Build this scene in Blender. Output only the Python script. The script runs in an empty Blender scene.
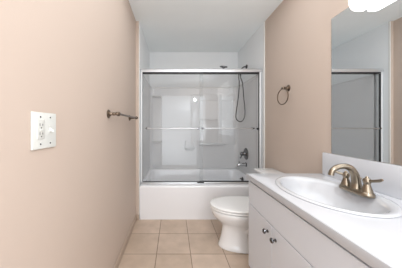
import bpy, bmesh, math
from mathutils import Vector, Matrix
PI = math.pi
sc = bpy.context.scene
COL = sc.collection

# ---------------------------------------------------------------- camera
cam = bpy.data.cameras.new('camera'); cam_o = bpy.data.objects.new('camera', cam); COL.objects.link(cam_o)
cam.sensor_width = 36.0; cam.lens = 36.0*180.0/402.0
cam.shift_x = (201-173.5)/402.0; cam.shift_y = -(134-126)/402.0
cam.clip_start = 0.02
cam_o.location = (0, 0, 1.15); cam_o.rotation_euler = (PI/2, 0, 0)
sc.camera = cam_o

# ---------------------------------------------------------------- light
world = bpy.data.worlds.new('world'); sc.world = world; world.use_nodes = True
world.node_tree.nodes['Background'].inputs[0].default_value = (0.96, 0.98, 1.0, 1)
world.node_tree.nodes['Background'].inputs[1].default_value = 1.2
def area(name, loc, rot, sx, sy, power, col):
    l = bpy.data.lights.new(name, 'AREA'); l.shape = 'RECTANGLE'; l.size = sx; l.size_y = sy
    l.energy = power; l.color = col
    o = bpy.data.objects.new(name, l); COL.objects.link(o); o.location = loc; o.rotation_euler = rot
    return o
# daylight from the open doorway behind the camera, and an unseen ceiling panel added to brighten the room
area('doorway_daylight', (0.30, -0.64, 1.02), (PI/2, 0, 0), 1.26, 2.0, 21, (0.905, 0.952, 1.0))
area('added_ceiling_fill', (0.33, 1.05, 2.42), (0, 0, 0), 1.2, 1.4, 10.5, (0.91, 0.957, 1.0))
pl_ = bpy.data.lights.new('added_fill_behind_camera', 'POINT'); pl_.energy = 25; pl_.shadow_soft_size = 0.03; pl_.color = (0.89, 0.945, 1.0)  # unseen point light added to lift the ceiling
pl_o = bpy.data.objects.new('added_fill_behind_camera', pl_); COL.objects.link(pl_o); pl_o.location = (0.58, -0.30, 1.85)
sc.view_settings.view_transform = 'Standard'
sc.view_settings.look = 'None'
sc.view_settings.exposure = 0.17
sc.view_settings.gamma = 1.0
sc.view_settings.use_curve_mapping = False
sc.cycles.max_bounces = 12
sc.cycles.transparent_max_bounces = 16
sc.cycles.caustics_reflective = False
sc.cycles.caustics_refractive = False

# ---------------------------------------------------------------- materials
def s2l(c):
    return tuple(((x/255.0)/12.92 if x/255.0 <= 0.04045 else ((x/255.0+0.055)/1.055)**2.4) for x in c) + (1,)
def mat(name, rgb, rough=0.5, metal=0.0, noise=None, bump=None, coat=0.0, spec=0.5):
    """noise=(scale, amount) mild colour mottling, bump=(scale, strength)."""
    m = bpy.data.materials.new(name); m.use_nodes = True
    nt = m.node_tree; b = nt.nodes['Principled BSDF']
    b.inputs['Base Color'].default_value = s2l(rgb)
    b.inputs['Roughness'].default_value = rough; b.inputs['Metallic'].default_value = metal
    b.inputs['Coat Weight'].default_value = coat; b.inputs['Specular IOR Level'].default_value = spec
    tc = nt.nodes.new('ShaderNodeTexCoord')
    sc_, am = noise if noise else (6.0, 0.02)
    n = nt.nodes.new('ShaderNodeTexNoise'); n.inputs['Scale'].default_value = sc_; n.inputs['Detail'].default_value = 4
    nt.links.new(tc.outputs['Object'], n.inputs['Vector'])
    mx = nt.nodes.new('ShaderNodeMix'); mx.data_type = 'RGBA'
    c = s2l(rgb)
    mx.inputs[6].default_value = tuple(min(1, v*(1-am)) for v in c[:3]) + (1,)
    mx.inputs[7].default_value = tuple(min(1, v*(1+am)) for v in c[:3]) + (1,)
    nt.links.new(n.outputs['Fac'], mx.inputs[0]); nt.links.new(mx.outputs[2], b.inputs['Base Color'])
    if bump:
        n2 = nt.nodes.new('ShaderNodeTexNoise'); n2.inputs['Scale'].default_value = bump[0]; n2.inputs['Detail'].default_value = 3
        nt.links.new(tc.outputs['Object'], n2.inputs['Vector'])
        bp = nt.nodes.new('ShaderNodeBump'); bp.inputs['Strength'].default_value = bump[1]; bp.inputs['Distance'].default_value = 0.002
        nt.links.new(n2.outputs['Fac'], bp.inputs['Height']); nt.links.new(bp.outputs['Normal'], b.inputs['Normal'])
    return m

M = {}
M['beige'] = mat('beige_paint', (197, 180, 167), 0.6, noise=(2.0, 0.015), bump=(180, 0.12), spec=0.3)
M['ceiling'] = mat('ceiling_paint', (243, 247, 247), 0.8, bump=(120, 0.1), spec=0.2)
M['white_paint'] = mat('white_alcove_paint', (236, 238, 239), 0.5, bump=(150, 0.1), spec=0.3)
M['base'] = mat('tan_baseboard', (184, 165, 148), 0.45)
M['acrylic'] = mat('white_surround_acrylic', (224, 223, 223), 0.22, noise=(3, 0.01))
M['tub'] = mat('white_tub_enamel', (240, 240, 242), 0.15, noise=(3, 0.006), coat=0.3)
M['trim'] = mat('white_edge_trim', (240, 240, 236), 0.4)
M['porcelain'] = mat('white_porcelain', (238, 238, 238), 0.1, noise=(3, 0.006), coat=0.5)
M['seat'] = mat('white_seat_plastic', (240, 239, 237), 0.22, noise=(3, 0.006))
M['cabinet'] = mat('white_cabinet_laminate', (212, 217, 225), 0.4, noise=(4, 0.008))
M['cabinet_in'] = mat('shade_dark_carcass', (92, 92, 94), 0.6)  # carcass darkened to paint shade into the gaps around the fronts
M['counter'] = mat('white_marble_counter', (214, 215, 219), 0.25, noise=(5, 0.015), coat=0.2)
M['edge'] = mat('shaded_counter_edge', (186, 188, 192), 0.3, noise=(5, 0.015))  # shade of the counter's front edge painted in as a greyer tone
M['sink'] = mat('white_sink_china', (208, 209, 212), 0.1, noise=(3, 0.006), coat=0.5)
M['nickel'] = mat('brushed_nickel', (150, 138, 122), 0.28, 1.0, noise=(60, 0.06))
M['bronze'] = mat('dark_bronze_nickel', (122, 108, 94), 0.32, 1.0, noise=(60, 0.08))
M['chrome'] = mat('polished_chrome', (205, 205, 206), 0.12, 1.0, noise=(40, 0.02))
M['satin'] = mat('satin_aluminium', (206, 207, 209), 0.36, 0.7, noise=(40, 0.02))
M['barmetal'] = mat('bar_aluminium', (200, 200, 202), 0.3, 0.9, noise=(40, 0.02))
M['jamb'] = mat('dull_aluminium_jamb', (222, 223, 224), 0.5, 0.1, noise=(40, 0.02))
M['darkchrome'] = mat('dark_chrome', (110, 110, 112), 0.25, 1.0, noise=(40, 0.04))
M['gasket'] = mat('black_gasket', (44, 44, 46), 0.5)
M['plate'] = mat('white_plate_plastic', (214, 215, 210), 0.35)
M['plate_in'] = mat('ivory_device_plastic', (204, 204, 199), 0.35)
M['slot'] = mat('dark_slot', (60, 56, 52), 0.6)

def mirror_mat():
    m = mat('mirror_silver', (246, 250, 252), 0.0, 1.0, noise=(2, 0.002)); return m
M['mirror'] = mirror_mat()
M['mirror_edge'] = mat('mirror_edge_glass', (120, 128, 126), 0.2)

def glass_mat():
    m = bpy.data.materials.new('shower_glass'); m.use_nodes = True; nt = m.node_tree
    nt.nodes.remove(nt.nodes['Principled BSDF']); out = nt.nodes['Material Output']
    tr = nt.nodes.new('ShaderNodeBsdfTransparent'); tr.inputs[0].default_value = (0.945, 0.95, 0.952, 1)
    gl = nt.nodes.new('ShaderNodeBsdfGlossy'); gl.inputs['Roughness'].default_value = 0.03
    lw = nt.nodes.new('ShaderNodeLayerWeight'); lw.inputs['Blend'].default_value = 0.5
    p = nt.nodes.new('ShaderNodeMath'); p.operation = 'POWER'; p.inputs[1].default_value = 5
    a = nt.nodes.new('ShaderNodeMath'); a.operation = 'MULTIPLY_ADD'; a.inputs[1].default_value = 0.6; a.inputs[2].default_value = 0.022
    nt.links.new(lw.outputs['Facing'], p.inputs[0]); nt.links.new(p.outputs[0], a.inputs[0])
    mx = nt.nodes.new('ShaderNodeMixShader')
    nt.links.new(a.outputs[0], mx.inputs[0]); nt.links.new(tr.outputs[0], mx.inputs[1]); nt.links.new(gl.outputs[0], mx.inputs[2])
    nt.links.new(mx.outputs[0], out.inputs['Surface']); return m
M['glass'] = glass_mat()

def lamp_mat():
    m = mat('lit_frosted_glass', (245, 245, 242), 0.3); b = m.node_tree.nodes['Principled BSDF']
    b.inputs['Emission Color'].default_value = (1.0, 0.975, 0.94, 1); b.inputs['Emission Strength'].default_value = 3.0
    return m
M['lamp'] = lamp_mat()

def tile_mat():
    T = 0.3055
    m = bpy.data.materials.new('beige_floor_tile'); m.use_nodes = True; nt = m.node_tree; b = nt.nodes['Principled BSDF']
    L = nt.links.new
    geo = nt.nodes.new('ShaderNodeTexCoord')
    mp = nt.nodes.new('ShaderNodeMapping'); mp.vector_type = 'POINT'
    mp.inputs['Location'].default_value = (0.152 + 0.0, -(1.922 - 6*T) , 0)
    L(geo.outputs['Object'], mp.inputs['Vector'])
    br = nt.nodes.new('ShaderNodeTexBrick'); br.offset = 0; br.squash = 1
    br.inputs['Scale'].default_value = 1.0
    br.inputs['Brick Width'].default_value = T; br.inputs['Row Height'].default_value = T
    br.inputs['Mortar Size'].default_value = 0.0035; br.inputs['Mortar Smooth'].default_value = 0.3
    br.inputs['Color1'].default_value = s2l((208, 188, 170)); br.inputs['Color2'].default_value = s2l((197, 177, 158))
    br.inputs['Mortar'].default_value = s2l((138, 118, 100))
    L(mp.outputs['Vector'], br.inputs['Vector'])
    n = nt.nodes.new('ShaderNodeTexNoise'); n.inputs['Scale'].default_value = 7; n.inputs['Detail'].default_value = 6
    L(geo.outputs['Object'], n.inputs['Vector'])
    rp = nt.nodes.new('ShaderNodeValToRGB')
    rp.color_ramp.elements[0].position = 0.3; rp.color_ramp.elements[0].color = (0.86, 0.84, 0.82, 1)
    rp.color_ramp.elements[1].position = 0.7; rp.color_ramp.elements[1].color = (1.06, 1.05, 1.05, 1)
    L(n.outputs['Fac'], rp.inputs['Fac'])
    mx = nt.nodes.new('ShaderNodeMix'); mx.data_type = 'RGBA'; mx.blend_type = 'MULTIPLY'; mx.inputs[0].default_value = 1
    L(br.outputs['Color'], mx.inputs[6]); L(rp.outputs['Color'], mx.inputs[7]); L(mx.outputs[2], b.inputs['Base Color'])
    b.inputs['Roughness'].default_value = 0.42
    bp = nt.nodes.new('ShaderNodeBump'); bp.inputs['Strength'].default_value = 0.5; bp.inputs['Distance'].default_value = 0.003; bp.invert = True
    L(br.outputs['Fac'], bp.inputs['Height']); L(bp.outputs['Normal'], b.inputs['Normal'])
    return m
M['tile'] = tile_mat()

# ---------------------------------------------------------------- helpers
def smooth(bm, ang=35):
    for f in bm.faces: f.smooth = True
    for e in bm.edges:
        if len(e.link_faces) == 2 and e.calc_face_angle(0) > math.radians(ang): e.smooth = False
def build(name, bm, m, parent=None, ang=35):
    bmesh.ops.recalc_face_normals(bm, faces=bm.faces)
    smooth(bm, ang)
    me = bpy.data.meshes.new(name); bm.to_mesh(me); bm.free()
    me.materials.append(m)
    o = bpy.data.objects.new(name, me); COL.objects.link(o)
    if parent is not None:
        o.parent = parent
        # meshes are written in world coordinates, so only an Empty parent's offset has to be taken back out
        if parent.type == 'EMPTY': o.matrix_parent_inverse = Matrix.Translation(-parent.location)
    return o
def tag(o, label, cat, group=None):
    o['label'] = label; o['category'] = cat
    if group: o['group'] = group
    return o
def thing(name, loc, label, cat, group=None):
    o = bpy.data.objects.new(name, None); o.empty_display_size = 0.05; COL.objects.link(o); o.location = loc
    return tag(o, label, cat, group)
def struct(name, bm, m):
    o = build(name, bm, m); o['kind'] = 'structure'; return o

def merge(bm, tmp, mtx=None):
    me = bpy.data.meshes.new('t'); tmp.to_mesh(me); tmp.free()
    if mtx: me.transform(mtx)
    bm.from_mesh(me); bpy.data.meshes.remove(me)
def box(bm, x0, x1, y0, y1, z0, z1, bev=0.0, seg=2):
    t = bmesh.new(); bmesh.ops.create_cube(t, size=1)
    for v in t.verts:
        v.co = Vector(((x0+x1)/2 + v.co.x*(x1-x0), (y0+y1)/2 + v.co.y*(y1-y0), (z0+z1)/2 + v.co.z*(z1-z0)))
    if bev > 0:
        bmesh.ops.bevel(t, geom=list(t.edges), offset=bev, segments=seg, profile=0.5, affect='EDGES')
    merge(bm, t); return bm
def B(*a, **k): return box(bmesh.new(), *a, **k)
def loft(bm, rings, cap0=True, cap1=True, closed=True):
    vs = [[bm.verts.new(p) for p in r] for r in rings]
    n = len(rings[0])
    for a, b in zip(vs, vs[1:]):
        for i in range(n if closed else n-1):
            j = (i+1) % n
            bm.faces.new((a[i], a[j], b[j], b[i]))
    if cap0: bm.faces.new(vs[0])
    if cap1: bm.faces.new(list(reversed(vs[-1])))
    return bm
def tube(bm, pts, r, seg=12, caps=True, sub=1):
    """sweep a circle (radius r, or list per point) along pts, optional Catmull-Rom subdivision"""
    P = [Vector(p) for p in pts]
    R = list(r) if isinstance(r, (list, tuple)) else [r]*len(P)
    if sub > 1:
        Q, RR = [], []
        for i in range(len(P)-1):
            p0 = P[max(i-1, 0)]; p1 = P[i]; p2 = P[i+1]; p3 = P[min(i+2, len(P)-1)]
            for k in range(sub):
                t = k/sub
                Q.append(0.5*((2*p1)+(p2-p0)*t+(2*p0-5*p1+4*p2-p3)*t*t+(3*p1-p0-3*p2+p3)*t**3)); RR.append(R[i]*(1-t)+R[i+1]*t)
        Q.append(P[-1]); RR.append(R[-1]); P, R = Q, RR
    rings = []; up = None
    for i, p in enumerate(P):
        d = (P[min(i+1, len(P)-1)] - P[max(i-1, 0)]).normalized()
        if up is None:
            up = Vector((0, 0, 1)) if abs(d.z) < 0.9 else Vector((1, 0, 0))
        up = (up - d*up.dot(d)).normalized(); s = d.cross(up)
        rings.append([p + (up*math.cos(2*PI*k/seg) + s*math.sin(2*PI*k/seg))*R[i] for k in range(seg)])
    return loft(bm, rings, caps, caps)
def lathe(bm, origin, axis, prof, seg=28, caps=True):
    """prof: list of (distance along axis, radius)"""
    a = Vector(axis).normalized(); o = Vector(origin)
    up = Vector((0, 0, 1)) if abs(a.z) < 0.9 else Vector((1, 0, 0))
    up = (up - a*up.dot(a)).normalized(); s = a.cross(up)
    rings = [[o + a*d + (up*math.cos(2*PI*k/seg) + s*math.sin(2*PI*k/seg))*max(r, 1e-4) for k in range(seg)] for d, r in prof]
    return loft(bm, rings, caps, caps)
def torus(bm, c, axis, R, r, seg=40, ms=10):
    a = Vector(axis).normalized(); c = Vector(c)
    up = Vector((0, 0, 1)) if abs(a.z) < 0.9 else Vector((1, 0, 0)); s = a.cross(up)
    vs = []
    for i in range(seg):
        d = up*math.cos(2*PI*i/seg) + s*math.sin(2*PI*i/seg)
        vs.append([bm.verts.new(c + d*(R + r*math.cos(2*PI*k/ms)) + a*r*math.sin(2*PI*k/ms)) for k in range(ms)])
    for i in range(seg):
        for k in range(ms):
            bm.faces.new((vs[i][k], vs[(i+1) % seg][k], vs[(i+1) % seg][(k+1) % ms], vs[i][(k+1) % ms]))
    return bm
def angles(x0, x1, y0, y1, n, c):
    A = [2*PI*i/n for i in range(n)]
    for X, Y in ((x0, y0), (x1, y0), (x1, y1), (x0, y1)):
        t = math.atan2(Y-c[1], X-c[0]) % (2*PI)
        k = min(range(len(A)), key=lambda i: abs(((A[i]-t+PI) % (2*PI))-PI)); A[k] = t
    return sorted(A)
def ray_rect(c, t, x0, x1, y0, y1, z):
    dx, dy = math.cos(t), math.sin(t); L = 1e9
    if dx > 1e-9: L = min(L, (x1-c[0])/dx)
    if dx < -1e-9: L = min(L, (x0-c[0])/dx)
    if dy > 1e-9: L = min(L, (y1-c[1])/dy)
    if dy < -1e-9: L = min(L, (y0-c[1])/dy)
    return Vector((c[0]+dx*L, c[1]+dy*L, z))
def ray_super(c, t, a, b, z, e=2.0):
    dx, dy = math.cos(t), math.sin(t)
    L = (abs(dx/a)**e + abs(dy/b)**e)**(-1/e)
    return Vector((c[0]+dx*L, c[1]+dy*L, z))

# ---------------------------------------------------------------- room
XL, XR, AL = -0.46, 1.123, -0.42      # room left wall, right wall, alcove left wall
YA, YB, YR = 2.215, 3.14, -0.6        # alcove mouth, back wall, rear
H = 2.435
struct('floor', B(XL-0.1, XR+0.1, YR-0.1, YB+0.1, -0.06, 0.0), M['tile'])
struct('ceiling', B(XL-0.1, XR+0.1, YR-0.1, YB+0.1, H, H+0.06), M['ceiling'])
struct('wall_left', B(XL-0.1, XL, YR, YA-0.01, 0, H), M['beige'])
struct('wall_left_return', B(XL-0.1, AL, YA-0.01, YA+0.004, 0, H), M['beige'])
struct('wall_alcove_left', B(XL-0.1, AL, YA+0.004, YB, 0, H), M['white_paint'])
struct('wall_right', B(XR, XR+0.1, YR, YA, 0, H), M['beige'])
struct('wall_alcove_right', B(XR, XR+0.1, YA, YB, 0, H), M['white_paint'])
struct('wall_back', B(XL-0.1, XR+0.1, YB, YB+0.1, 0, H), M['white_paint'])
bm = bmesh.new()                         # wall behind the camera with the open doorway
box(bm, XL-0.1, -0.34, YR-0.1, YR, 0, H); box(bm, 0.95, XR+0.1, YR-0.1, YR, 0, H); box(bm, -0.34, 0.95, YR-0.1, YR, 2.03, H)
struct('wall_rear', bm, M['beige'])
struct('baseboard_left', B(XL, XL+0.012, YR, YA-0.011, 0, 0.07, bev=0.003), M['base'])
struct('baseboard_return', B(XL+0.012, AL, YA-0.023, YA-0.011, 0, 0.07, bev=0.003), M['base'])
struct('baseboard_right', B(XR-0.012, XR, 1.36, YA-0.011, 0, 0.07, bev=0.003), M['base'])
struct('trim_1', B(XR-0.006, XR, YA-0.006, YA+0.022, 0, H, bev=0.002), M['trim'])
struct('trim_2', B(AL-0.004, AL+0.003, YA-0.012, YA-0.001, 0, H, bev=0.002), M['trim'])

# ---------------------------------------------------------------- bathtub
tub = thing('bathtub', (0.35, 2.68, 0), 'white alcove bathtub with plain apron standing under the glass doors', 'bathtub')
TX0, TX1, TY0, TY1, TZ = AL+0.003, XR-0.003, YA-0.008, YB-0.003, 0.416
c = ((TX0+TX1)/2, (TY0+TY1)/2+0.01)
A = angles(TX0, TX1, TY0, TY1, 96, c)
def rr(d, z, yoff=0): return [ray_rect(c, t, TX0+d*0.3, TX1-d*0.3, TY0+d+yoff, TY1-d*0.3, z) for t in A]
def rs(a, b, z, e=5.0, cx=0): return [ray_super((c[0]+cx, c[1]+0.012), t, a, b, z, e) for t in A]
rings = [rr(0.004, 0.001), rr(0.004, 0.035), rr(0.002, 0.05), rr(0.001, TZ-0.03), rr(0.0, TZ-0.018), rr(0.004, TZ-0.004), rr(0.012, TZ),
         rs(0.735, 0.352, TZ, 9), rs(0.728, 0.345, TZ-0.004, 9), rs(0.722, 0.339, TZ-0.016, 9), rs(0.71, 0.33, TZ-0.2, 8), rs(0.695, 0.31, 0.12, 7), rs(0.65, 0.27, 0.08, 5), rs(0.1, 0.05, 0.075, 2)]
build('tub_body', loft(bmesh.new(), rings), M['tub'], tub, 50)
bm = bmesh.new()
ox = c[0]+0.707
lathe(bm, (ox+0.015, 2.78, 0.325), (-1, 0, 0.1), [(0, 0.036), (0.012, 0.036), (0.018, 0.03), (0.02, 0.0)])
ov = build('overflow_plate', bm, M['darkchrome'], tub); ov['label'] = 'round dark chrome overflow plate'
bm = bmesh.new(); tube(bm, [(ox-0.004, 2.78, 0.325), (ox-0.022, 2.78, 0.335)], 0.006); lathe(bm, (ox-0.02, 2.78, 0.334), (-1, 0, 0.4), [(0, 0.004), (0.004, 0.011), (0.012, 0.011), (0.016, 0.003)])
build('overflow_lever', bm, M['darkchrome'], ov)

# ---------------------------------------------------------------- tub surround
sur = thing('shower_surround', (0.35, 3.1, 0.43), 'glossy white moulded three wall surround above the bathtub', 'shower surround')
ST = 1.83
def ushape(off, z):
    x0, x1, y1, y0, r = AL+off, XR-off, YB-off, 2.37, 0.07
    pts = [(x0, y0)]
    for k in range(9):
        a = PI - k*PI/16; pts.append((x0+r+r*math.cos(a), y1-r+r*math.sin(a)))
    for k in range(9):
        a = PI/2 - k*PI/16; pts.append((x1-r+r*math.cos(a), y1-r+r*math.sin(a)))
    pts.append((x1, y0)); return [Vector((x, y, z)) for x, y in pts]
bm = bmesh.new()
loft(bm, [ushape(0.001, TZ+0.002), ushape(0.014, TZ+0.002), ushape(0.014, ST-0.03), ushape(0.02, ST-0.024), ushape(0.022, ST-0.006), ushape(0.018, ST), ushape(0.001, ST)], False, False, closed=False)
build('surround_shell', bm, M['acrylic'], sur)
yb = YB-0.014
# moulded corner tower on the left with its two shelves
build('corner_tower', B(AL+0.06, -0.205, yb-0.013, yb, TZ+0.03, 1.665, bev=0.006, seg=3), M['acrylic'], sur)
def shelf(x0, x1, z, d=0.07):
    bm = bmesh.new(); n = 14
    P = []
    for k in range(n+1):
        t = k/n; x = x0+(x1-x0)*t; P.append((x, yb-0.02-d*(1-abs(2*t-1)**3)))
    ringb = lambda zz, s: [Vector((x, yb-(yb-y)*s, zz)) for x, y in P] + [Vector((x1, yb, zz)), Vector((x0, yb, zz))]
    loft(bm, [ringb(z-0.022, 0.86), ringb(z-0.018, 0.97), ringb(z-0.004, 1.0), ringb(z, 0.97)])
    return bm
build('shelf', shelf(AL+0.055, -0.2, 1.668), M['acrylic'], sur)
build('shelf', shelf(AL+0.055, -0.2, 0.89), M['acrylic'], sur)
# raised panel with two recessed niches on the right half
bm = bmesh.new()
zt, z1, z0, zb = 1.70, 1.59, 1.255, 0.83
for a in ((0.30, 0.455, zb, zt), (0.765, 0.835, zb, zt), (1.075, 1.10, zb, zt), (0.455, 0.765, z1, zt), (0.835, 1.075, z1, zt), (0.455, 0.765, zb, z0), (0.835, 1.075, zb, z0)):
    box(bm, a[0], a[1], yb-0.011, yb+0.002, a[2], a[3], bev=0.004, seg=2)
build('niche_panel', bm, M['acrylic'], sur)
build('shelf', shelf(0.46, 0.76, 1.275, 0.02), M['acrylic'], sur)
build('shelf', shelf(0.44, 0.90, 0.845, 0.045), M['acrylic'], sur)
# soap dish
bm = bmesh.new()
sx0, sx1, sz = 0.195, 0.365, 0.76
ring = lambda s, z, d: [Vector(((sx0+sx1)/2 + math.cos(a)*(sx1-sx0)/2*s, yb - max(0, math.sin(a))**0.6*d, z)) for a in [PI*k/20 for k in range(21)]]
loft(bm, [ring(0.7, sz-0.03, 0.03), ring(0.95, sz-0.012, 0.062), ring(1, sz+0.012, 0.068), ring(0.94, sz+0.012, 0.06), ring(0.85, sz-0.008, 0.05)], True, True)
dish = build('soap_dish', bm, M['acrylic'], sur)
for ex, q in ((sx0, 1), (sx1, -1)):
    build('dish_side', tube(bmesh.new(), [(ex+q*0.02, yb, sz+0.13), (ex+q*0.01, yb-0.03, sz+0.1), (ex+q*0.008, yb-0.045, sz+0.02)], 0.007, sub=4), M['acrylic'], dish)

# ---------------------------------------------------------------- sliding shower doors
DY = 2.305
door = thing('sliding_shower_door', (0.35, DY, TZ), 'chrome framed sliding glass shower doors standing on the bathtub rim', 'shower door')
def dprof(bm, prof, x0, x1):
    return loft(bm, [[Vector((x0, y, z)) for y, z in prof], [Vector((x1, y, z)) for y, z in prof]])
bm = bmesh.new()
hp = [(DY-0.032, 1.833), (DY-0.036, 1.845), (DY-0.036, 1.862), (DY-0.028, 1.876), (DY-0.01, 1.882), (DY+0.02, 1.882), (DY+0.03, 1.872), (DY+0.03, 1.833)]
hr = build('header_rail', dprof(bm, hp, AL+0.004, XR-0.008), M['satin'], door)
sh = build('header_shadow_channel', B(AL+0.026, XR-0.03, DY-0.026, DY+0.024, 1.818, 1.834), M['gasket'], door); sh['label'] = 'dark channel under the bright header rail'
bm = bmesh.new()
tp = [(DY-0.034, TZ+0.001), (DY-0.034, TZ+0.012), (DY-0.024, TZ+0.022), (DY-0.020, TZ+0.012), (DY+0.0, TZ+0.010), (DY+0.02, TZ+0.022), (DY+0.028, TZ+0.012), (DY+0.028, TZ+0.001)]
build('bottom_track', dprof(bm, tp, AL+0.004, XR-0.02), M['barmetal'], door)
for x0, x1, g0, g1 in ((AL+0.003, AL+0.027, AL+0.026, AL+0.030), (XR-0.0355, XR-0.010, XR-0.040, XR-0.0355)):
    j = build('side_jamb', B(x0, x1, DY-0.03, DY+0.026, TZ+0.022, 1.833, bev=0.003), M['jamb'], door)
    g = build('jamb_gasket', B(g0, g1, DY-0.026, DY-0.004, TZ+0.022, 1.815), M['gasket'], j)
def panel(x0, x1, y, bar0, bar1, side):
    p = build('glass_panel', B(x0, x1, y-0.003, y+0.003, TZ+0.03, 1.822), M['glass'], door)
    build('bottom_rail', B(x0, x1, y-0.006, y+0.006, TZ+0.018, TZ+0.028, bev=0.002), M['gasket'], p)
    bz = 1.12; yy = y - 0.045*side
    tube(bm := bmesh.new(), [(bar0, yy, bz), (bar1, yy, bz)], 0.0085, 12)
    b = build('towel_bar', bm, M['barmetal'], p)
    for ex in (bar0+0.012, bar1-0.012):
        bm = bmesh.new(); lathe(bm, (ex, y-0.003*side, bz), (0, -side, 0), [(0, 0.014), (0.006, 0.014), (0.01, 0.008), (0.05, 0.008), (0.052, 0.011), (0.056, 0.011)], 16)
        build('bar_bracket', bm, M['darkchrome'], p)
panel(AL+0.034, 0.375, DY-0.014, -0.35, 0.325, 1)
panel(0.335, XR-0.043, DY+0.012, 0.36, 1.02, 1)
build('door_guide', B(0.30, 0.385, DY-0.038, DY-0.016, TZ+0.012, TZ+0.032, bev=0.004), M['gasket'], door)
bm = lathe(bmesh.new(), (XR-0.042, DY-0.015, 1.115), (-1, 0, 0), [(0, 0.012), (0.02, 0.012), (0.024, 0.006)], 14)
build('door_bumper', bm, M['gasket'], door)

# ---------------------------------------------------------------- shower fittings
XS = XR-0.014
sh = thing('wall_shower', (XR, 2.76, 2.06), 'dark chrome shower head and arm with hanging hand shower hose', 'shower head')
bm = lathe(bmesh.new(), (XR, 2.76, 2.06), (-1, 0, 0), [(0, 0.032), (0.006, 0.032), (0.014, 0.018), (0.02, 0.012)]); build('wall_flange', bm, M['darkchrome'], sh)
bm = tube(bmesh.new(), [(XR-0.005, 2.76, 2.06), (1.07, 2.76, 2.05), (1.0, 2.76, 2.0), (0.88, 2.76, 1.985), (0.79, 2.76, 2.0), (0.765, 2.76, 2.035)], 0.010, sub=5); build('shower_arm', bm, M['darkchrome'], sh)
bm = lathe(bmesh.new(), (0.765, 2.76, 2.03), (0.1, -0.25, 1), [(0, 0.012), (0.008, 0.018), (0.014, 0.045), (0.022, 0.058), (0.032, 0.058), (0.036, 0.05)]); hd = build('spray_head', bm, M['darkchrome'], sh)
bm = bmesh.new(); lathe(bm, (1.0, 2.755, 2.0), (0, 0, -1), [(-0.018, 0.016), (0.02, 0.016), (0.03, 0.01), (0.05, 0.01)]); build('hose_diverter', bm, M['darkchrome'], sh)
hose = [(1.0, 2.755, 1.955), (0.995, 2.75, 1.90), (1.005, 2.75, 1.78), (0.985, 2.75, 1.55), (0.955, 2.75, 1.34), (0.962, 2.75, 1.255), (1.02, 2.75, 1.215), (1.072, 2.75, 1.255), (1.092, 2.75, 1.36), (1.072, 2.75, 1.6), (1.055, 2.75, 1.8), (1.03, 2.752, 1.88), (1.024, 2.755, 1.93)]
build('hose', tube(bmesh.new(), hose, 0.0075, 10, sub=6), M['darkchrome'], sh)
bm = lathe(bmesh.new(), (1.022, 2.755, 1.92), (0.1, -0.05, 1), [(0, 0.010), (0.02, 0.013), (0.07, 0.014), (0.09, 0.018), (0.1, 0.014)]); build('hand_shower_handle', bm, M['darkchrome'], sh)

vv = thing('shower_valve', (XS, 2.75, 0.715), 'round chrome shower valve with lever above the tub spout', 'shower valve')
bm = lathe(bmesh.new(), (XS, 2.75, 0.725), (-1, 0, 0), [(0, 0.09), (0.004, 0.09), (0.012, 0.078), (0.018, 0.04), (0.03, 0.032), (0.05, 0.03), (0.055, 0.02)]); build('escutcheon', bm, M['darkchrome'], vv)
bm = lathe(bmesh.new(), (XS-0.05, 2.75, 0.725), (-1, 0, 0), [(0, 0.027), (0.02, 0.03), (0.035, 0.024), (0.04, 0.01)])
tube(bm, [(XS-0.07, 2.75, 0.725), (XS-0.075, 2.745, 0.695), (XS-0.095, 2.735, 0.66)], [0.012, 0.010, 0.013], 12, sub=4); build('lever_handle', bm, M['darkchrome'], vv)
sp = thing('tub_spout', (XS, 2.75, 0.56), 'chrome tub spout on the right alcove wall below the valve', 'tub spout')
bm = lathe(bmesh.new(), (XS, 2.75, 0.56), (-1, 0, 0), [(0, 0.034), (0.006, 0.034), (0.01, 0.028)]); build('spout_flange', bm, M['darkchrome'], sp)
bm = tube(bmesh.new(), [(XS-0.005, 2.75, 0.56), (XS-0.06, 2.75, 0.562), (XS-0.10, 2.75, 0.558), (XS-0.125, 2.75, 0.545), (XS-0.132, 2.75, 0.53)], [0.026, 0.027, 0.026, 0.023, 0.018], 18, sub=4); build('spout_body', bm, M['chrome'], sp)
bm = lathe(bmesh.new(), (XS-0.105, 2.75, 0.58), (0, 0, 1), [(0, 0.005), (0.015, 0.005), (0.018, 0.01), (0.026, 0.009), (0.028, 0.003)], 14); build('diverter_knob', bm, M['darkchrome'], sp)

# ---------------------------------------------------------------- toilet (faces -X, back to right wall)
TYC = 1.74
toi = thing('toilet', (0.85, TYC, 0), 'white two piece toilet with closed lid between bathtub and vanity', 'toilet')
def tx(xp): return XR - xp*1.008
def egg(back, front, hw, z, n=48, e=2.2, wide=0.42):
    """egg outline: widest point at 'wide' of the way from the back"""
    w = back + (front-back)*wide; pts = []
    for i in range(n):
        t = 2*PI*i/n; cx, sy = math.cos(t), math.sin(t)
        if cx >= 0: x = w + (front-w)*abs(cx)**(2/2.05); y = hw*math.copysign(abs(sy)**(2/2.05), sy)
        else: x = w - (w-back)*abs(cx)**(2/3.2); y = hw*math.copysign(abs(sy)**(2/3.2), sy)
        pts.append(Vector((tx(x), TYC + y, z)))
    return pts
bm = bmesh.new()
R_ = [egg(0.20, 0.684, 0.124, 0.001), egg(0.20, 0.686, 0.126, 0.012), egg(0.205, 0.676, 0.118, 0.03), egg(0.21, 0.662, 0.106, 0.08), egg(0.21, 0.650, 0.098, 0.14), egg(0.205, 0.645, 0.096, 0.19),
      egg(0.20, 0.654, 0.106, 0.215), egg(0.20, 0.680, 0.130, 0.24), egg(0.20, 0.712, 0.153, 0.27), egg(0.20, 0.737, 0.172, 0.30), egg(0.20, 0.748, 0.181, 0.33), egg(0.20, 0.752, 0.184, 0.352), egg(0.205, 0.747, 0.180, 0.358), egg(0.22, 0.725, 0.158, 0.359)]
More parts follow.
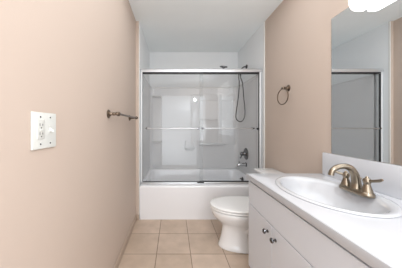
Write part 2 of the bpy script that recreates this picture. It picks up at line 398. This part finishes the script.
loft(bm, R_)
for s in (-1, 1):   # trapway bulge on each side
    tube(bm, [(tx(0.45), TYC+s*0.075, 0.16), (tx(0.37), TYC+s*0.086, 0.23), (tx(0.29), TYC+s*0.088, 0.22), (tx(0.25), TYC+s*0.085, 0.13), (tx(0.24), TYC+s*0.08, 0.03)], [0.03, 0.04, 0.045, 0.042, 0.04], 16, sub=4)
build('bowl', bm, M['porcelain'], toi, 60)
for s in (-1, 1):
    bm = lathe(bmesh.new(), (tx(0.36), TYC+s*0.128, 0.0), (0, 0, 1), [(0.001, 0.018), (0.012, 0.018), (0.022, 0.012), (0.026, 0.003)], 18); build('bolt_cap', bm, M['porcelain'], toi)
build('tank', B(tx(0.205), tx(0.022), TYC-0.215, TYC+0.245, 0.36, 0.648, bev=0.028, seg=5), M['porcelain'], toi)
build('tank_lid', B(tx(0.222), tx(0.008), TYC-0.235, TYC+0.275, 0.648, 0.681, bev=0.012, seg=4), M['porcelain'], toi)
bm = lathe(bmesh.new(), (tx(0.205), TYC-0.13, 0.6), (-1, 0, 0), [(0, 0.013), (0.012, 0.013), (0.016, 0.008)], 16)
tube(bm, [(tx(0.218), TYC-0.13, 0.6), (tx(0.226), TYC-0.10, 0.598), (tx(0.226), TYC-0.05, 0.59)], [0.007, 0.007, 0.008], 10, sub=3); build('flush_lever', bm, M['chrome'], toi)
bm = bmesh.new(); loft(bm, [egg(0.27, 0.715, 0.15, 0.360), egg(0.27, 0.715, 0.15, 0.368), egg(0.255, 0.745, 0.178, 0.3685), egg(0.25, 0.760, 0.188, 0.372), egg(0.25, 0.761, 0.189, 0.379), egg(0.255, 0.757, 0.186, 0.3825), egg(0.27, 0.715, 0.15, 0.383)]); build('toilet_seat', bm, M['seat'], toi, 50)
bm = bmesh.new(); loft(bm, [egg(0.27, 0.715, 0.15, 0.3835), egg(0.27, 0.715, 0.15, 0.389), egg(0.255, 0.748, 0.180, 0.3895), egg(0.25, 0.760, 0.188, 0.392), egg(0.25, 0.761, 0.189, 0.399), egg(0.258, 0.754, 0.183, 0.4045), egg(0.29, 0.72, 0.155, 0.408), egg(0.38, 0.62, 0.08, 0.4095)]); build('toilet_lid', bm, M['seat'], toi, 50)
for s in (-1, 1):
    build('hinge', B(tx(0.262), tx(0.232), TYC+s*0.075-0.02, TYC+s*0.075+0.02, 0.366, 0.395, bev=0.008, seg=3), M['seat'], toi)

# ---------------------------------------------------------------- vanity
CX0, CY0, CY1, CZ = 0.553, 0.13, 1.368, 0.792
van = thing('vanity_cabinet', (0.85, 0.74, 0), 'white slab front vanity cabinet under the sink countertop', 'vanity cabinet')
bm = bmesh.new()
box(bm, 0.586, 0.600, 0.142, 1.346, 0.10, 0.7545); box(bm, 0.600, XR-0.013, 0.142, 0.156, 0.10, 0.7545)
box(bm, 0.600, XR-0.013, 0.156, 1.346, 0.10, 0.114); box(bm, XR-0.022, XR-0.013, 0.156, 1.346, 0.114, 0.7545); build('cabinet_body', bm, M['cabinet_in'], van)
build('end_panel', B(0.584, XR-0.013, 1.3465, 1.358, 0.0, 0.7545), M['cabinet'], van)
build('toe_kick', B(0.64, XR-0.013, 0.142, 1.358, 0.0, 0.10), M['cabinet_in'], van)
def front(name, y0, y1, z0, z1):
    return build(name, B(0.566, 0.585, y0, y1, z0, z1, bev=0.0015, seg=1), M['cabinet'], van)
def knob(par, y, z):
    bm = lathe(bmesh.new(), (0.566, y, z), (-1, 0, 0), [(0, 0.009), (0.003, 0.009), (0.006, 0.005), (0.014, 0.005), (0.018, 0.012), (0.022, 0.0145), (0.027, 0.0135), (0.030, 0.008)], 22)
    k = build('knob', bm, M['darkchrome'], par); k['label'] = 'round dark chrome knob'
front('false_front', 0.445, 1.356, 0.5785, 0.739)
front('false_front', 0.142, 0.4415, 0.5785, 0.739)
d = front('door', 1.0395, 1.358, 0.105, 0.5745); knob(d, 1.079, 0.520)
d = front('door', 0.742, 1.0365, 0.105, 0.5745); knob(d, 0.996, 0.516)
d = front('door', 0.445, 0.739, 0.105, 0.5745); knob(d, 0.70, 0.516)
for z0, z1 in ((0.105, 0.338), (0.3415, 0.5745)):
    d = front('drawer', 0.142, 0.4415, z0, z1); knob(d, 0.292, (z0+z1)/2)

ct = thing('countertop', (0.85, 0.74, CZ-0.037), 'white countertop with backsplash on top of the vanity cabinet', 'countertop')
sc_c = (0.828, 0.98)
x0, x1, y0, y1 = CX0, XR-0.001, CY0, CY1
A = angles(x0, x1, y0, y1, 96, sc_c)
rc = lambda dlt, z: [ray_rect(sc_c, t, x0+dlt, x1, y0+dlt, y1-dlt, z) for t in A]
el = lambda a, b, z: [ray_super(sc_c, t, a, b, z) for t in A]
bm = loft(bmesh.new(), [el(0.20, 0.262, CZ-0.037), rc(0.006, CZ-0.036), rc(0.006, CZ-0.005), rc(0.007, CZ-0.0015), rc(0.010, CZ), el(0.20, 0.262, CZ), el(0.20, 0.262, CZ-0.037)], False, False)
bmesh.ops.remove_doubles(bm, verts=bm.verts, dist=1e-5)
build('counter_slab', bm, M['counter'], ct, 40)
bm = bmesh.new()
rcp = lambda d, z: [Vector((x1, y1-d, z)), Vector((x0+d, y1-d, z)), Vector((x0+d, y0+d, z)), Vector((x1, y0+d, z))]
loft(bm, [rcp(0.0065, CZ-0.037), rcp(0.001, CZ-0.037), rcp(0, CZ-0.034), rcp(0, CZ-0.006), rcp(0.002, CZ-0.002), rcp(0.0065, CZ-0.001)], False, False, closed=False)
eb = build('shaded_edge', bm, M['edge'], ct, 40); eb['label'] = 'front edge of the countertop, greyed by painted shade'
build('backsplash', B(XR-0.021, XR-0.001, CY0, 1.335, CZ+0.0002, 0.955, bev=0.004, seg=2), M['counter'], ct)

snk = thing('sink', (sc_c[0], sc_c[1], CZ), 'white oval drop-in sink set in the countertop', 'sink')
e2 = lambda a, b, z, dx=0: [Vector((sc_c[0]+dx+a*math.cos(2*PI*i/72), sc_c[1]+b*math.sin(2*PI*i/72), z)) for i in range(72)]
bm = loft(bmesh.new(), [e2(0.196, 0.258, CZ-0.02), e2(0.199, 0.261, CZ+0.0005), e2(0.219, 0.283, CZ+0.0005), e2(0.222, 0.286, CZ+0.004), e2(0.219, 0.283, CZ+0.009), e2(0.208, 0.272, CZ+0.0105), e2(0.196, 0.26, CZ+0.008),
    e2(0.188, 0.252, CZ+0.002, -0.004), e2(0.180, 0.243, CZ-0.014, -0.008), e2(0.168, 0.228, CZ-0.05, -0.01), e2(0.145, 0.196, CZ-0.095, -0.01), e2(0.105, 0.14, CZ-0.128, -0.008), e2(0.05, 0.065, CZ-0.142, -0.005), e2(0.022, 0.022, CZ-0.146, 0)], False, True)
sb = build('sink_bowl', bm, M['sink'], snk, 60)
bm = lathe(bmesh.new(), (sc_c[0], sc_c[1], CZ-0.1465), (0, 0, 1), [(0, 0.026), (0.004, 0.026), (0.006, 0.02), (0.008, 0.019), (0.012, 0.014), (0.0125, 0.002)], 24); build('drain', bm, M['nickel'], snk)

# ---------------------------------------------------------------- faucet
FX, FY, FZ = 0.985, 0.972, CZ+0.0105
fa = thing('faucet', (FX, FY, FZ-0.01), 'brushed nickel two handle faucet with arched spout behind the oval sink', 'faucet')
def stad(hx, hy, z, n=40):
    P = []
    for i in range(n):
        t = 2*PI*i/n; P.append(Vector((FX+hx*math.cos(t), FY + math.copysign(hy-hx, math.sin(t))*(1 if abs(math.sin(t)) > 1e-9 else 0) + hx*math.sin(t), z)))
    return P
FB = FZ-0.0095
bm = loft(bmesh.new(), [stad(0.030, 0.085, FB+0.0), stad(0.031, 0.086, FB+0.006), stad(0.029, 0.084, FB+0.016), stad(0.024, 0.079, FB+0.022), stad(0.022, 0.077, FB+0.024)]); build('base_plate', bm, M['nickel'], fa, 40)
bm = tube(bmesh.new(), [(FX, FY, FB+0.018), (FX+0.002, FY, FB+0.05), (FX-0.006, FY, FB+0.095), (FX-0.030, FY, FB+0.129), (FX-0.065, FY, FB+0.140), (FX-0.102, FY, FB+0.134), (FX-0.126, FY, FB+0.118), (FX-0.133, FY, FB+0.10)],
          [0.026, 0.021, 0.0185, 0.0165, 0.0145, 0.0135, 0.0125, 0.0125], 20, sub=5); spt = build('spout', bm, M['nickel'], fa, 60)
bm = lathe(bmesh.new(), (FX-0.133, FY, FB+0.104), (-0.1, 0, -1), [(0, 0.0135), (0.012, 0.0135), (0.0125, 0.010), (0.008, 0.009)], 18); build('aerator', bm, M['nickel'], spt)
for s in (1, -1):
    hy = FY + s*0.056
    bm = lathe(bmesh.new(), (FX, hy, FB+0.018), (0, 0, 1), [(0, 0.024), (0.006, 0.0235), (0.012, 0.022), (0.03, 0.016), (0.044, 0.0125), (0.050, 0.015), (0.060, 0.017), (0.070, 0.014), (0.074, 0.008), (0.080, 0.006), (0.084, 0.002)], 24)
    h = build('handle', bm, M['nickel'], fa)
    k = (-0.055, 0.035) if s > 0 else (0.004, -0.065)
    bm = tube(bmesh.new(), [(FX, hy, FB+0.078), (FX+k[0]*0.4, hy+k[1]*0.4, FB+0.084), (FX+k[0]*0.8, hy+k[1]*0.8, FB+0.094), (FX+k[0], hy+k[1], FB+0.102)], [0.008, 0.007, 0.0075, 0.005], 12, sub=4); build('lever', bm, M['nickel'], h)
bm = tube(bmesh.new(), [(FX+0.022, FY, FB+0.018), (FX+0.024, FY, FB+0.07)], 0.003, 10); lathe(bm, (FX+0.024, FY, FB+0.068), (0, 0, 1), [(0, 0.003), (0.004, 0.007), (0.01, 0.007), (0.014, 0.002)], 14); build('lift_rod', bm, M['nickel'], fa)

# ---------------------------------------------------------------- mirror
mi = thing('wall_mirror', (XR-0.005, 0.74, 0.96), 'large frameless mirror on the wall above the backsplash', 'mirror')
build('mirror_glass', B(XR-0.006, XR-0.001, 0.20, 1.272, 0.957, 1.906), M['mirror'], mi)
bm = bmesh.new(); box(bm, XR-0.0055, XR-0.001, 1.272, 1.2745, 0.957, 1.908); box(bm, XR-0.0055, XR-0.001, 0.20, 1.272, 1.906, 1.908); build('polished_edge', bm, M['mirror_edge'], mi)

# ---------------------------------------------------------------- vanity light
vl = thing('vanity_light', (XR-0.02, 0.74, 1.92), 'glowing white frosted vanity light above the mirror', 'wall light')
LX, LZ = XR-0.024, 1.925
build('back_plate', B(LX, XR-0.0065, 0.46, 1.02, LZ-0.05, LZ+0.05, bev=0.004), M['satin'], vl)
def arc(sx, sz, y, n=32):
    sg = lambda v: math.copysign(abs(v)**0.5, v)
    return [Vector((LX-0.001-sx*sg(math.sin(PI*k/n) if 0 < k < n else 0), y, LZ+sz*sg(math.cos(PI*k/n)))) for k in range(n+1)]
bm = loft(bmesh.new(), [arc(0.068, 0.098, 0.425), arc(0.076, 0.106, 0.428), arc(0.08, 0.11, 0.436), arc(0.08, 0.11, 1.044), arc(0.076, 0.106, 1.052), arc(0.068, 0.098, 1.055)]); build('glass_diffuser', bm, M['lamp'], vl, 60)

# ---------------------------------------------------------------- towel bar, left wall
tb = thing('towel_bar', (XL, 1.57, 1.235), 'dark bronze towel bar on the beige left wall near the tub', 'towel bar')
BX, BZ = XL+0.072, 1.235
for y in (1.27, 1.875):
    bm = lathe(bmesh.new(), (XL, y, BZ), (1, 0, 0), [(0, 0.030), (0.004, 0.031), (0.009, 0.026), (0.012, 0.018), (0.02, 0.012), (0.03, 0.009), (0.036, 0.012), (0.042, 0.012), (0.048, 0.009), (0.06, 0.009)], 26); build('mount_post', bm, M['bronze'], tb)
    bm = lathe(bmesh.new(), (BX, y-0.018, BZ), (0, 1, 0), [(0, 0.010), (0.004, 0.014), (0.018, 0.0165), (0.032, 0.014), (0.036, 0.010)], 20)
    s = -1 if y < 1.5 else 1
    lathe(bm, (BX, y+s*0.016, BZ), (0, s, 0), [(0, 0.009), (0.008, 0.006), (0.012, 0.011), (0.02, 0.013), (0.028, 0.009), (0.031, 0.003)], 18); build('finial', bm, M['bronze'], tb)
build('bar', tube(bmesh.new(), [(BX, 1.28, BZ), (BX, 1.87, BZ)], 0.0085, 14), M['bronze'], tb)

# ---------------------------------------------------------------- towel ring, right wall
tr = thing('towel_ring', (XR, 1.76, 1.52), 'dark bronze towel ring on the beige wall above the toilet', 'towel ring')
RZ = 1.52
bm = lathe(bmesh.new(), (XR, 1.76, RZ), (-1, 0, 0), [(0, 0.031), (0.004, 0.032), (0.009, 0.026), (0.013, 0.016), (0.03, 0.010), (0.046, 0.010)], 26); build('mount_post', bm, M['bronze'], tr)
bm = lathe(bmesh.new(), (XR-0.052, 1.74, RZ), (0, 1, 0), [(0, 0.006), (0.004, 0.012), (0.02, 0.014), (0.036, 0.012), (0.04, 0.006)], 18); build('ring_holder', bm, M['bronze'], tr)
build('ring', torus(bmesh.new(), (XR-0.055, 1.762, RZ-0.083), (1, 0.08, 0), 0.076, 0.005), M['bronze'], tr)

# ---------------------------------------------------------------- wall plate, left wall
pl = thing('electrical_wall_plate', (XL, 0.637, 1.138), 'white double wall plate with outlet and switch on the left beige wall', 'wall plate')
build('cover_plate', B(XL, XL+0.007, 0.577, 0.696, 1.071, 1.197, bev=0.003, seg=3), M['plate'], pl)
xo = XL+0.007
for yc in (0.6135, 0.6615):
    for z in (1.181, 1.088):
        s_ = lathe(bmesh.new(), (xo-0.001, yc, z), (1, 0, 0), [(0, 0.0032), (0.0018, 0.0028), (0.002, 0.001)], 12); build('screw', s_, M['darkchrome'], pl)
o = build('outlet', B(xo-0.002, xo+0.003, 0.597, 0.630, 1.105, 1.171, bev=0.0015), M['plate_in'], pl)
bm = bmesh.new()
for z in (1.150, 1.120):
    box(bm, xo+0.0028, xo+0.0036, 0.6055, 0.6075, z, z+0.009); box(bm, xo+0.0028, xo+0.0036, 0.6185, 0.6205, z+0.001, z+0.008)
    box(bm, xo+0.0028, xo+0.0036, 0.6115, 0.6148, z-0.008, z-0.004)
build('outlet_slots', bm, M['slot'], o)
o = build('test_button', B(xo+0.0028, xo+0.0045, 0.606, 0.621, 1.134, 1.140, bev=0.0005), M['plate'], o)
o = build('switch', B(xo-0.002, xo+0.0015, 0.656, 0.667, 1.126, 1.150), M['plate_in'], pl)
bm = bmesh.new(); loft(bm, [[Vector((xo+0.001, 0.6585, 1.132)), Vector((xo+0.001, 0.6645, 1.132)), Vector((xo+0.001, 0.6645, 1.146)), Vector((xo+0.001, 0.6585, 1.146))],
    [Vector((xo+0.013, 0.659, 1.128)), Vector((xo+0.013, 0.664, 1.128)), Vector((xo+0.012, 0.664, 1.134)), Vector((xo+0.012, 0.659, 1.134))]]); build('toggle', bm, M['plate'], o)
